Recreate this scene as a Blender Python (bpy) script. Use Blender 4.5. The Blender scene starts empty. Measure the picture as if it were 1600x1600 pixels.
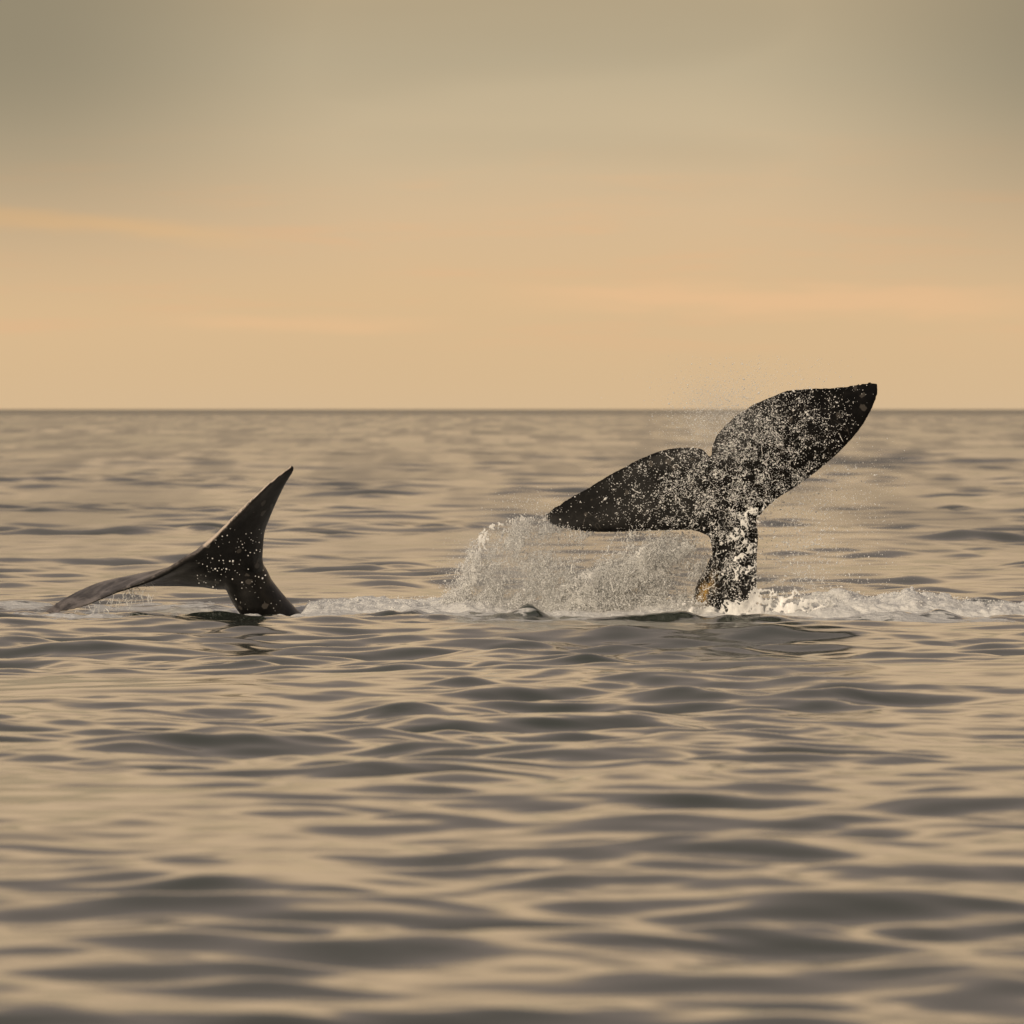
import bpy, math
import numpy as np
from mathutils import Vector

rng = np.random.default_rng(11)
S = bpy.context.scene
COL = S.collection

# ------------------------------------------------------------------ camera
CAM_H = 2.55           # eye height on a small boat, metres
F = 15360.0            # focal length in pixels of a 1600 px wide frame
HOR = 639.0            # horizon row in that frame
D0 = 120.0             # distance to the whales
cam = bpy.data.cameras.new('camera')
cam.sensor_width = 36.0
cam.lens = 36.0 * F / 1600.0
cam.shift_y = -(800.0 - HOR) / 1600.0
cam.clip_start = 0.5
cam.clip_end = 80000.0
cam.dof.use_dof = True
cam.dof.focus_distance = 119.0
cam.dof.aperture_fstop = cam.lens / 62.0      # 62 mm entrance pupil
camo = bpy.data.objects.new('camera', cam)
camo.location = (0, 0, CAM_H)
camo.rotation_euler = (math.radians(90), 0, 0)
COL.objects.link(camo)
S.camera = camo

# ------------------------------------------------------------------ light and sky
SUN_EL = math.radians(15.0)
SUN_AZ = math.radians(-150.0)    # clockwise from +Y (view direction): low behind the boat, to the left
sund = bpy.data.lights.new('sun', 'SUN')
sund.energy = 3.3
sund.angle = math.radians(10)
sund.color = (1.0, 0.83, 0.62)
suno = bpy.data.objects.new('sun', sund)
sdir = Vector((math.sin(SUN_AZ) * math.cos(SUN_EL), math.cos(SUN_AZ) * math.cos(SUN_EL), math.sin(SUN_EL)))
suno.rotation_euler = sdir.to_track_quat('Z', 'Y').to_euler()
suno.location = sdir * 50
COL.objects.link(suno)

S.cycles.max_bounces = 16
S.cycles.diffuse_bounces = 10
S.cycles.transmission_bounces = 12
S.view_settings.view_transform = 'Standard'
S.view_settings.look = 'None'
S.view_settings.gamma = 1.0
S.view_settings.exposure = 0.0
S.view_settings.use_curve_mapping = False


def lin(r, g, b):
    f = lambda c: c / 12.92 if c <= 0.04045 else ((c + 0.055) / 1.055) ** 2.4
    return (f(r / 255), f(g / 255), f(b / 255), 1.0)


class NT:
    """small helper to write node trees"""
    def __init__(self, tree):
        self.t = tree
        self.n = tree.nodes
        self.n.clear()

    def new(self, kind, **kw):
        nd = self.n.new(kind)
        for k, v in kw.items():
            if k == 'inp':
                for kk, vv in v.items():
                    if hasattr(vv, 'is_output'):
                        self.t.links.new(vv, nd.inputs[kk])
                    else:
                        nd.inputs[kk].default_value = vv
            else:
                setattr(nd, k, v)
        return nd

    def math(self, op, a, b=None, c=None, clamp=False):
        nd = self.new('ShaderNodeMath', operation=op, use_clamp=clamp)
        for i, v in enumerate((a, b, c)):
            if v is None:
                continue
            if hasattr(v, 'is_output'):
                self.t.links.new(v, nd.inputs[i])
            else:
                nd.inputs[i].default_value = v
        return nd.outputs[0]

    def smooth(self, v, a, b, lo=0.0, hi=1.0):
        nd = self.new('ShaderNodeMapRange', interpolation_type='SMOOTHSTEP')
        self.t.links.new(v, nd.inputs[0])
        for i, x in ((1, a), (2, b), (3, lo), (4, hi)):
            if hasattr(x, 'is_output'):
                self.t.links.new(x, nd.inputs[i])
            else:
                nd.inputs[i].default_value = x
        return nd.outputs[0]

    def mixc(self, fac, a, b):
        nd = self.new('ShaderNodeMix', data_type='RGBA')
        for i, v in ((0, fac), (6, a), (7, b)):
            if hasattr(v, 'is_output'):
                self.t.links.new(v, nd.inputs[i])
            else:
                nd.inputs[i].default_value = v
        return nd.outputs[2]

    def ramp(self, v, stops):
        nd = self.new('ShaderNodeValToRGB')
        self.t.links.new(v, nd.inputs[0])
        el = nd.color_ramp.elements
        while len(el) < len(stops):
            el.new(0.5)
        for e, (p, c) in zip(el, stops):
            e.position = p
            e.color = c
        return nd.outputs[0]

    def noise(self, vec, scale, detail=3.0, rough=0.5, dist=0.0):
        nd = self.new('ShaderNodeTexNoise')
        self.t.links.new(vec, nd.inputs['Vector'])
        nd.inputs['Scale'].default_value = scale
        nd.inputs['Detail'].default_value = detail
        nd.inputs['Roughness'].default_value = rough
        nd.inputs['Distortion'].default_value = dist
        return nd.outputs[0]

    def comb(self, x, y, z):
        nd = self.new('ShaderNodeCombineXYZ')
        for i, v in enumerate((x, y, z)):
            if hasattr(v, 'is_output'):
                self.t.links.new(v, nd.inputs[i])
            else:
                nd.inputs[i].default_value = v
        return nd.outputs[0]

    def link(self, a, b):
        self.t.links.new(a, b)


world = bpy.data.worlds.new('World')
S.world = world
world.use_nodes = True
w = NT(world.node_tree)
tc = w.new('ShaderNodeTexCoord').outputs['Generated']
sep = w.new('ShaderNodeSeparateXYZ')
w.link(tc, sep.inputs[0])
sx, sy, sz = sep.outputs
deg = 180 / math.pi
el = w.math('MULTIPLY', w.math('ARCSINE', sz), deg * 2)               # elevation, half degrees
az = w.math('MULTIPLY', w.math('ARCTAN2', sx, sy), deg * 2)           # azimuth from the view direction, half degrees
el = w.math('MAXIMUM', el, 0.0)
# slow waviness of the cloud layers
n_big = w.noise(w.comb(w.math('MULTIPLY', az, 0.16), w.math('MULTIPLY', el, 0.55), 3.1), 1.0, 3.0, 0.55)
elw = w.math('ADD', el, w.math('MULTIPLY', w.math('SUBTRACT', n_big, 0.5), 0.8))
elw = w.math('MAXIMUM', elw, 0.0)
t = w.math('POWER', w.math('DIVIDE', elw, 180.0), 0.5)             # sqrt scale: fine steps near the horizon


def tp(e):
    return math.sqrt(e / 180.0)


base = w.ramp(t, [
    (0.0, lin(219, 189, 150)),
    (tp(0.45), lin(221, 189, 147)),
    (tp(1.3), lin(224, 190, 146)),
    (tp(2.3), lin(219, 189, 150)),
    (tp(3.2), lin(207, 186, 152)),
    (tp(4.0), lin(194, 177, 146)),
    (tp(4.8), lin(187, 168, 136)),
    (tp(6.2), lin(226, 194, 150)),
    (tp(9.0), lin(243, 210, 169)),  # unseen sky above the frame, brightened to lift the water reflections
    (tp(14.0), lin(241, 208, 168)),
    (tp(18.0), lin(216, 187, 151)),
    (tp(23.0), lin(166, 149, 137)),
    (tp(60.0), lin(148, 137, 130)),
    (tp(110.0), lin(140, 134, 131)),
    (tp(180.0), lin(132, 132, 135)),
])


def streak(az0, az1, soft, e0, slope, half, waver):
    """long thin cloud band lit from below"""
    m = w.math('MULTIPLY', w.smooth(az, az0, az0 + soft), w.smooth(az, az1 - soft, az1, 1.0, 0.0))
    ec = w.math('ADD', e0, w.math('MULTIPLY', az, slope))
    d = w.math('ABSOLUTE', w.math('SUBTRACT', w.math('ADD', el, w.math('MULTIPLY', w.math('SUBTRACT', n_fine, 0.5), waver)), ec))
    return w.math('MULTIPLY', m, w.smooth(d, 0.0, half, 1.0, 0.0))


n_fine = w.noise(w.comb(w.math('MULTIPLY', az, 0.5), w.math('MULTIPLY', el, 3.0), 0.7), 1.0, 4.0, 0.6)
n_str = w.noise(w.comb(w.math('MULTIPLY', az, 0.35), w.math('MULTIPLY', el, 3.4), 9.3), 1.0, 5.0, 0.62)
n_wide = w.noise(w.comb(w.math('MULTIPLY', az, 0.10), w.math('MULTIPLY', el, 0.8), 5.9), 1.0, 2.0, 0.5)
low = w.smooth(el, 3.2, 1.6)
low = w.math('MULTIPLY', w.smooth(el, 0.4, 1.0), w.smooth(el, 2.0, 3.6, 1.0, 0.0))
wisps = w.math('MULTIPLY', w.smooth(n_str, 0.48, 0.72), low)
c1 = w.mixc(w.math('MULTIPLY', wisps, 0.6), base, lin(230, 187, 143))
s1 = streak(-9.0, -2.2, 2.6, 1.78, -0.075, 0.19, 0.3)
s2 = streak(-0.8, 7.0, 2.4, 1.32, -0.012, 0.26, 0.5)
s3 = streak(-4.6, -0.4, 1.6, 0.98, -0.01, 0.13, 0.28)
c2 = w.mixc(w.math('MULTIPLY', s1, 0.9), c1, lin(236, 194, 143))
c2 = w.mixc(w.math('MULTIPLY', s2, 0.85), c2, lin(237, 194, 148))
c2 = w.mixc(w.math('MULTIPLY', s3, 0.8), c2, lin(234, 193, 147))
hi = w.math('MULTIPLY', w.smooth(el, 1.8, 3.2), w.smooth(n_wide, 0.40, 0.70))
hi = w.math('MULTIPLY', hi, w.smooth(el, 5.2, 7.0, 1.0, 0.0))
bank = w.math('MULTIPLY', w.smooth(w.math('ABSOLUTE', w.math('SUBTRACT', az, 0.6)), 1.6, 6.5), w.math('MULTIPLY', w.smooth(el, 0.8, 4.4), w.smooth(el, 5.2, 7.5, 1.0, 0.0)))
hi = w.math('MAXIMUM', w.math('MULTIPLY', hi, 0.28), w.math('MULTIPLY', bank, 1.5))
c3 = w.mixc(w.math('MULTIPLY', hi, 0.55), c2, lin(142, 132, 110))
bg1 = w.new('ShaderNodeBackground', inp={'Color': c3, 'Strength': 1.0})
sky = w.new('ShaderNodeTexSky', sky_type='NISHITA', sun_disc=False)
sky.sun_elevation = SUN_EL
sky.sun_rotation = SUN_AZ
sky.altitude = 0
sky.dust_density = 3.0
bg2 = w.new('ShaderNodeBackground', inp={'Color': sky.outputs[0], 'Strength': 0.08})
mx = w.new('ShaderNodeMixShader', inp={0: 0.06})
w.link(bg1.outputs[0], mx.inputs[1])
w.link(bg2.outputs[0], mx.inputs[2])
wo = w.new('ShaderNodeOutputWorld')
w.link(mx.outputs[0], wo.inputs[0])


# ------------------------------------------------------------------ helpers
def P(px, py, Y):
    """point at distance Y whose picture position in the photograph is (px, py)"""
    return np.array([(px - 800.0) * Y / F, Y, CAM_H - (py - HOR) * Y / F])


def PV(px, py, Y):
    px, py, Y = np.broadcast_arrays(np.asarray(px, float), py, Y)
    return np.stack([(px - 800.0) * Y / F, Y, CAM_H - (py - HOR) * Y / F], 1)


def mesh_np(name, co, faces, mat, smooth=True, attrs=None):
    """faces: (n,3) or (n,4) array"""
    me = bpy.data.meshes.new(name)
    co = np.ascontiguousarray(co, np.float32)
    faces = np.ascontiguousarray(faces, np.int32)
    k = faces.shape[1]
    me.vertices.add(len(co))
    me.vertices.foreach_set('co', co.ravel())
    me.loops.add(faces.size)
    me.loops.foreach_set('vertex_index', faces.ravel())
    me.polygons.add(len(faces))
    me.polygons.foreach_set('loop_start', np.arange(0, faces.size, k, dtype=np.int32))
    me.polygons.foreach_set('loop_total', np.full(len(faces), k, np.int32))
    me.polygons.foreach_set('use_smooth', np.full(len(faces), smooth, bool))
    me.update(calc_edges=True)
    for nm, arr in (attrs or {}).items():
        a = me.attributes.new(nm, 'FLOAT', 'POINT')
        a.data.foreach_set('value', np.ascontiguousarray(arr, np.float32).ravel())
    if mat:
        me.materials.append(mat)
    ob = bpy.data.objects.new(name, me)
    COL.objects.link(ob)
    return ob


def tag(o, label=None, cat=None, group=None, kind=None):
    if label: o['label'] = label
    if cat: o['category'] = cat
    if group: o['group'] = group
    if kind: o['kind'] = kind
    return o


def new_mat(name):
    m = bpy.data.materials.new(name)
    m.use_nodes = True
    return m, NT(m.node_tree)


def vnoise(x, y, z=None, seed=0):
    """smooth value noise, numpy, 0..1"""
    if z is None:
        z = np.zeros_like(x)
    xi, yi, zi = np.floor(x).astype(np.int64), np.floor(y).astype(np.int64), np.floor(z).astype(np.int64)
    fx, fy, fz = x - xi, y - yi, z - zi
    u, v, ww = [q * q * (3 - 2 * q) for q in (fx, fy, fz)]

    def h(a, b, c):
        n = (a * 374761393 + b * 668265263 + c * 2147483647 + seed * 144665) & 0xffffffff
        n = ((n ^ (n >> 13)) * 1274126177) & 0xffffffff
        n = (n ^ (n >> 16)) & 0xffff
        return n / 65535.0
    r = 0
    for dx in (0, 1):
        for dy in (0, 1):
            for dz in (0, 1):
                wt = (u if dx else 1 - u) * (v if dy else 1 - v) * (ww if dz else 1 - ww)
                r = r + wt * h(xi + dx, yi + dy, zi + dz)
    return r


def fbm(x, y, z=None, seed=0, oct=3):
    r, a, tot = 0, 1.0, 0
    for i in range(oct):
        r = r + a * vnoise(x * 2 ** i, y * 2 ** i, None if z is None else z * 2 ** i, seed + i * 17)
        tot += a
        a *= 0.5
    return r / tot


def sstep(x, a, b):
    q = np.clip((x - a) / (b - a), 0, 1)
    return q * q * (3 - 2 * q)


# ------------------------------------------------------------------ sea
NC = 170
lam = np.exp(rng.uniform(np.log(0.36), np.log(11.0), NC))
order = np.argsort(lam)
lam = lam[order]
kk = 2 * np.pi / lam
ang = math.radians(90) + math.radians(12) + rng.normal(0, math.radians(50), NC)
ph = rng.uniform(0, 2 * np.pi, NC)
# slope of every component: most of it between 0.9 m and 5 m
sl = 0.0124 * np.exp(-0.5 * (np.log(lam / 1.55) / 0.90) ** 2)
nl = 34                                            # low swell
lam = np.concatenate([lam, np.exp(rng.uniform(np.log(14.0), np.log(75.0), nl))])
sl = np.concatenate([sl, np.full(nl, 0.0044)])
kk = 2 * np.pi / lam
ang = np.concatenate([ang, math.radians(100) + rng.normal(0, math.radians(32), nl)])
ph = np.concatenate([ph, rng.uniform(0, 2 * np.pi, nl)])
NC = NC + nl
amp = sl / kk
kx, ky = kk * np.cos(ang), kk * np.sin(ang)


def disturb(x, y):
    """extra height, chop amplitude and foam cover near the whales"""
    px = x * F / y + 800
    pyw = HOR + CAM_H * F / y
    # smooth swells pushed up in front of the animals
    q = y - D0
    h = np.zeros_like(x)
    for (cx, cy, a, wx, wy) in ((-4.4, -3.6, .05, .9, .5), (-2.6, -3.2, .05, .95, .5), (-0.9, -3.0, .07, 1.0, .5), (0.15, -1.6, .055, .36, .35),
                                (1.5, -2.8, .08, .8, .5), (2.9, -2.8, .09, .7, .5), (4.6, -2.9, .08, .9, .5), (3.6, -5.2, .06, 1.2, .6),
                                (-1.6, -5.6, .05, 1.1, .6), (0.9, -5.0, .05, .9, .6),
                                (6.2, -2.8, .08, 1.0, .5), (5.9, 3.0, .20, .55, .6)):
        h = h + (a if cy > -1.7 else 0.8 * a) * np.exp(-((x - cx) / wx) ** 2 - ((q - cy) / wy) ** 2)
    g = np.random.default_rng(5)
    for _ in range(34):                                    # little wavelets thrown up along the churned water
        cx, cy = g.uniform(-6.6, 7.0), g.uniform(-3.4, -1.0)
        a, wx, wy = g.uniform(.025, .075), g.uniform(.12, .5), g.uniform(.2, .4)
        h = h + a * np.exp(-((x - cx) / wx) ** 2 - ((q - cy - 0.5 * (x - cx) * g.uniform(-1, 1)) / wy) ** 2)
    near = np.exp(-((q + 1.0) / 2.8) ** 2) * sstep(x, -8.0, -6.0)
    chop = (fbm(x * 2.4, y * 1.5, seed=5, oct=3) - 0.5) * 0.10 + (fbm(x * 6, y * 3, seed=9, oct=2) - 0.5) * 0.05
    h = h + near * chop
    # foam cover 0..1
    f = np.zeros_like(x)
    for (x0, x1, yc, wy, a) in ((-7.5, -5.6, -.8, 1.6, .62), (-5.3, -2.3, 1.6, 2.6, .80), (-3.8, -2.3, -.9, .7, .9), (-2.5, -0.2, 2.4, 3.4, .95),
                                (-2.4, 0.3, -.8, 1.0, .8), (-0.6, 3.0, 0.6, 2.6, 1.0), (2.2, 4.2, 0.0, 2.4, 1.05), (3.6, 8.0, 0.4, 3.0, 1.05),
                                (3.3, 6.0, -3.2, .8, .72), (0.9, 1.5, -3.6, .4, .66), (5.2, 7.0, -4.4, .5, .6), (-6.4, -4.6, -3.8, 1.0, .72),
                                (-5.9, -3.4, -1.6, 1.2, .84), (-7.0, -5.6, 2.0, 1.6, .6), (-1.2, 1.0, -3.2, .7, .66), (2.0, 3.6, -4.6, .7, .66), (-3.2, -1.6, -3.0, .6, .62)):
        f = np.maximum(f, a * sstep(x, x0 - .3, x0 + .3) * (1 - sstep(x, x1 - .3, x1 + .3)) * np.exp(-((q - yc) / wy) ** 2))
    return h - 0.02 * near, f


def waves(x, y, spacing):
    n = len(x)
    z = np.zeros(n, np.float32)
    ox = np.zeros(n, np.float32)
    oy = np.zeros(n, np.float32)
    lost = np.zeros(n, np.float32)
    x32, y32 = x.astype(np.float32), y.astype(np.float32)
    # patches of livelier and calmer water
    patch = (0.35 + 1.3 * sstep(fbm(x / 5.0 + 31, y / 12.0 + 7, seed=3, oct=3), 0.2, 0.8)).astype(np.float32)
    far = (1 + 0.38 * sstep(np.hypot(x, y), 130, 230)).astype(np.float32)      # a breezier patch beyond the whales
    for i in range(NC):
        att = np.clip((lam[i] / spacing - 2.3) / 1.4, 0, 1).astype(np.float32)
        lost += (0.5 * sl[i] ** 2) * (1 - att * att)
        m = att > 0.01
        if not m.any():
            continue
        p_ = (kx[i] * x[m] + ky[i] * y[m] + ph[i]) % (2 * np.pi)
        p_ = p_.astype(np.float32)
        a = att[m] * np.float32(amp[i]) * far[m]
        if lam[i] < 6:
            a = a * patch[m]
        s_, c_ = np.sin(p_), np.cos(p_)
        z[m] += a * c_
        ox[m] -= a * np.float32(np.cos(ang[i]) * 0.9) * s_
        oy[m] -= a * np.float32(np.sin(ang[i]) * 0.9) * s_
    return z, ox, oy, lost


def build_sea():
    # tessellation: finest around the whales and towards the boat, coarser far off and to the sides
    r = [0.8]
    while r[-1] < 3600:
        d = r[-1]
        r.append(d + (1.0 if d < 34 else 0.025 + 0.00095 * d if d < 100 else 0.12 if d < 130 else 0.0016 * d if d < 600 else 0.0034 * d))
    while r[-1] < 60000:
        r.append(r[-1] * 1.12)
    r = np.array(r)
    core = np.radians(np.arange(-3.6, 3.6001, 0.027))
    out = [core[-1]]
    stp = math.radians(0.04)
    while out[-1] < math.pi - 0.05:
        out.append(out[-1] + stp)
        stp = min(stp * 1.22, math.radians(6))
    out = np.array(out[1:])
    th = np.concatenate([-out[::-1], core, out])
    nr, nt = len(r), len(th)
    R, T = np.meshgrid(r, th, indexing='ij')
    dth = np.gradient(th)[None, :]
    dr = np.gradient(r)[:, None]
    sp = np.maximum(dr * np.ones_like(dth), R * dth).ravel()
    x = (R * np.sin(T)).ravel()
    y = (R * np.cos(T)).ravel()
    z, ox, oy, lost = waves(x, y, sp)
    reg = (np.abs(x) < 14) & (y > D0 - 12) & (y < D0 + 12)
    h = np.zeros_like(x)
    f = np.zeros_like(x)
    h[reg], f[reg] = disturb(x[reg], y[reg])
    # the swell dies down a little right where the whales stand so that their waterline is where they stand
    calm = 1 - 0.62 * np.exp(-((y - D0 + 2.0) / 4.5) ** 2) * (np.abs(x) < 12)
    co = np.stack([x + ox * calm, y + oy * calm, z * calm + h], 1)
    i = np.arange(nr - 1)[:, None] * nt + np.arange(nt - 1)[None, :]
    i = i.ravel()
    faces = np.stack([i, i + 1, i + nt + 1, i + nt], 1)[:, ::-1]
    # seam behind the boat and the small disc under it
    j = np.arange(nr - 1) * nt
    seam = np.stack([j + nt - 1, j, j + nt, j + 2 * nt - 1], 1)[:, ::-1]
    faces = np.concatenate([faces, seam])
    ob = mesh_np('water', co, faces, mat_water(), True, {'foam': f, 'lost': lost})
    return ob


def mat_water():
    m, n = new_mat('sea_water')
    geo = n.new('ShaderNodeNewGeometry').outputs['Position']
    foam = n.new('ShaderNodeAttribute', attribute_name='foam').outputs['Fac']
    lost = n.new('ShaderNodeAttribute', attribute_name='lost').outputs['Fac']
    sp = n.new('ShaderNodeSeparateXYZ')
    n.link(geo, sp.inputs[0])
    # capillary ripples, in patches
    rip = n.noise(n.comb(n.math('MULTIPLY', sp.outputs[0], 1.0), n.math('MULTIPLY', sp.outputs[1], 1.0), 0.0), 3.2, 2.0, 0.45)
    pat = n.smooth(n.noise(geo, 0.18, 2.0), 0.42, 0.68)
    pat = n.math('ADD', n.math('MULTIPLY', pat, 0.85), 0.15)
    bump = n.new('ShaderNodeBump', inp={'Height': n.math('MULTIPLY', rip, pat), 'Strength': 0.6, 'Distance': 0.013})
    # wind streaks far off: unresolved ripples widen the reflection
    wind = n.noise(n.comb(n.math('MULTIPLY', sp.outputs[0], 0.006), n.math('MULTIPLY', sp.outputs[1], 0.010), 0.0), 1.0, 3.0, 0.6)
    grp = n.noise(n.comb(n.math('MULTIPLY', sp.outputs[0], 0.22), n.math('MULTIPLY', sp.outputs[1], 0.007), 0.0), 1.0, 3.0, 0.6)
    var = n.math('MULTIPLY', lost, n.math('MULTIPLY', n.math('ADD', 0.5, wind), n.smooth(grp, 0.42, 0.66, 0.25, 2.6)))
    alpha = n.math('SQRT', n.math('ADD', n.math('MULTIPLY', var, n.smooth(sp.outputs[1], 2600.0, 6000.0, 0.2, 1.3)), 0.00008))
    rough = n.math('SQRT', alpha)
    wat = n.new('ShaderNodeBsdfPrincipled', inp={'Base Color': (0.030, 0.040, 0.030, 1), 'Roughness': rough, 'IOR': 1.333, 'Normal': bump.outputs[0]})
    # foam: lace, thicker where the cover is high
    warp = n.new('ShaderNodeVectorMath', operation='ADD')
    wn = n.new('ShaderNodeTexNoise', inp={'Scale': 1.3, 'Detail': 3.0})
    n.link(geo, wn.inputs['Vector'])
    sc = n.new('ShaderNodeVectorMath', operation='SCALE', inp={'Scale': 0.9})
    n.link(wn.outputs['Color'], sc.inputs[0])
    n.link(geo, warp.inputs[0])
    n.link(sc.outputs[0], warp.inputs[1])
    n1 = n.noise(warp.outputs[0], 1.5, 5.0, 0.62)
    vor = n.new('ShaderNodeTexVoronoi', feature='DISTANCE_TO_EDGE', inp={'Scale': 3.2})
    n.link(warp.outputs[0], vor.inputs['Vector'])
    lace = n.math('SUBTRACT', n.math('MULTIPLY', n1, 1.25), n.math('MULTIPLY', vor.outputs[0], 0.9))
    thr = n.math('SUBTRACT', 0.92, n.math('MULTIPLY', foam, 0.85))
    ff = n.smooth(lace, thr, n.math('ADD', thr, 0.16))
    ff = n.math('MULTIPLY', ff, n.smooth(foam, 0.12, 0.3))
    fb = n.new('ShaderNodeBump', inp={'Height': n.noise(geo, 9.0, 5.0, 0.65), 'Strength': 0.9, 'Distance': 0.06})
    fo = n.new('ShaderNodeBsdfPrincipled', inp={'Base Color': (0.62, 0.62, 0.61, 1), 'Roughness': 0.6, 'Normal': fb.outputs[0]})
    mxs = n.new('ShaderNodeMixShader')
    n.link(ff, mxs.inputs[0])
    n.link(wat.outputs[0], mxs.inputs[1])
    n.link(fo.outputs[0], mxs.inputs[2])
    o = n.new('ShaderNodeOutputMaterial')
    n.link(mxs.outputs[0], o.inputs[0])
    return m


sea = build_sea()
tag(sea, kind='structure')
sea['label'] = 'calm rippled grey green sea reflecting the golden sky'


# ------------------------------------------------------------------ whales
def resample(pts, n):
    """Catmull-Rom through rows of pts, n samples"""
    pts = np.asarray(pts, float)
    seg = np.sqrt(((pts[1:, :3] - pts[:-1, :3]) ** 2).sum(1)) ** 0.5
    s = np.concatenate([[0], np.cumsum(seg)])
    q = np.linspace(0, s[-1], n)
    ext = np.vstack([2 * pts[0] - pts[1], pts, 2 * pts[-1] - pts[-2]])
    se = np.concatenate([[s[0] - (s[1] - s[0])], s, [s[-1] + s[-1] - s[-2]]])
    out = []
    for v in q:
        i = min(max(np.searchsorted(s, v, side='right') - 1, 0), len(pts) - 2) + 1
        p0, p1, p2, p3 = ext[i - 1:i + 3]
        t0, t1, t2, t3 = se[i - 1:i + 3]
        m1 = (p2 - p0) / (t2 - t0)
        m2 = (p3 - p1) / (t3 - t1)
        h = t2 - t1
        u = (v - t1) / h
        out.append((2 * u ** 3 - 3 * u ** 2 + 1) * p1 + (u ** 3 - 2 * u ** 2 + u) * h * m1 + (-2 * u ** 3 + 3 * u ** 2) * p2 + (u ** 3 - u ** 2) * h * m2)
    return np.array(out)


def loft(rings, close_ends=True):
    """rings: (n, k, 3) closed rings -> verts, quad/tri list"""
    n, k, _ = rings.shape
    v = rings.reshape(-1, 3)
    f = []
    for i in range(n - 1):
        for j in range(k):
            a, b = i * k + j, i * k + (j + 1) % k
            f.append((a, b, b + k, a + k))
    f.append(tuple(range(k))[::-1])
    f.append(tuple((n - 1) * k + j for j in range(k)))
    return v, f


PROF = [(0.0, 0.0), (0.012, 0.36), (0.05, 0.62), (0.14, 0.86), (0.28, 1.0), (0.45, 0.92), (0.62, 0.72), (0.78, 0.48), (0.9, 0.40), (0.97, 0.34), (0.995, 0.27), (1.0, 0.15)]


def fluke_mesh(stations, n=170, seed=1):
    """stations: leading edge px, py, Y, trailing edge px, py, Y, half thickness (m)"""
    rows = []
    for (lx, ly, lY, tx, ty, tY, th) in stations:
        rows.append(np.concatenate([P(lx, ly, lY), P(tx, ty, tY), [th]]))
    rows = resample(np.array(rows), n)
    L, Tt, th = rows[:, :3], rows[:, 3:6], np.maximum(rows[:, 6], 0.012)
    mid = 0.5 * (L + Tt)
    # worn, slightly ragged trailing edge
    ii = np.arange(n) * 1.0
    jag = (fbm(ii * 0.16, ii * 0, seed=seed, oct=3) - 0.5) * 0.022 - 0.02 * sstep(vnoise(ii * 0.33, ii * 0, seed=seed + 50), 0.80, 0.95)
    ch = Tt - L
    Tt = Tt + ch / (np.linalg.norm(ch, axis=1, keepdims=True) + 1e-6) * (jag * np.clip(np.linalg.norm(ch, axis=1) / 0.5, 0, 1))[:, None]
    span = np.gradient(mid, axis=0)
    chord = Tt - L
    nrm = np.cross(span, chord)
    nrm /= np.linalg.norm(nrm, axis=1, keepdims=True) + 1e-9
    for i in range(1, n):
        if nrm[i] @ nrm[i - 1] < 0:
            nrm[i] = -nrm[i]
    for _ in range(14):
        nrm[1:-1] = 0.25 * nrm[:-2] + 0.5 * nrm[1:-1] + 0.25 * nrm[2:]
    nrm /= np.linalg.norm(nrm, axis=1, keepdims=True)
    up = [(c, t_) for c, t_ in PROF]
    lo = [(c, -t_) for c, t_ in PROF[::-1][:-1]]
    prof = up + lo
    rings = np.stack([L + chord * c + nrm * (th * t_)[:, None] for c, t_ in prof], 1)
    return loft(rings)


def tube_mesh(path, n=60, k=40, keel=0.0, dirx=None):
    """path rows: px, py, Y, half width across the picture, half depth"""
    rows = np.array([np.concatenate([P(a, b, c), [hw, hd]]) for a, b, c, hw, hd in path])
    rows = resample(rows, n)
    c = rows[:, :3]
    tan = np.gradient(c, axis=0)
    tan /= np.linalg.norm(tan, axis=1, keepdims=True)
    dep = np.array(dirx if dirx is not None else (0, 1.0, 0))[None, :]
    side = np.cross(tan, dep)
    side /= np.linalg.norm(side, axis=1, keepdims=True)
    dep = np.cross(side, tan)
    a = np.linspace(0, 2 * np.pi, k, endpoint=False)
    # a little keeled: superellipse with ridge on both narrow ends
    ca, sa = np.cos(a), np.sin(a)
    rad = 1 + keel * (np.abs(sa) ** 6)
    rings = c[:, None, :] + side[:, None, :] * (rows[:, 3:4] * ca * rad)[:, :, None] + dep[:, None, :] * (rows[:, 4:5] * sa * rad)[:, :, None]
    return loft(rings)


def whale(name, pieces, mat, voxel=0.021, smooth_it=4, factor=0.5):
    vs, fs, off = [], [], 0
    for v, f in pieces:
        vs.append(v)
        fs += [tuple(i + off for i in q) for q in f]
        off += len(v)
    me = bpy.data.meshes.new(name)
    me.from_pydata(np.concatenate(vs).tolist(), [], fs)
    import bmesh
    tmp = bpy.data.objects.new(name, me)
    COL.objects.link(tmp)
    bm = bmesh.new(); bm.from_mesh(me)
    # make each closed piece face outwards
    bmesh.ops.recalc_face_normals(bm, faces=bm.faces)
    bm.to_mesh(me); bm.free()
    rm = tmp.modifiers.new('join', 'REMESH')
    rm.mode = 'VOXEL'
    rm.voxel_size = voxel
    sm = tmp.modifiers.new('soften', 'SMOOTH')
    sm.factor = factor
    sm.iterations = smooth_it
    dg = bpy.context.evaluated_depsgraph_get()
    nm = bpy.data.meshes.new_from_object(tmp.evaluated_get(dg))
    nm.name = name
    tmp.modifiers.clear()
    tmp.data = nm
    bpy.data.meshes.remove(me)
    nm.polygons.foreach_set('use_smooth', np.ones(len(nm.polygons), bool))
    nm.materials.clear()
    nm.materials.append(mat)
    # origin at the waterline of the animal
    return tmp


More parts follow.
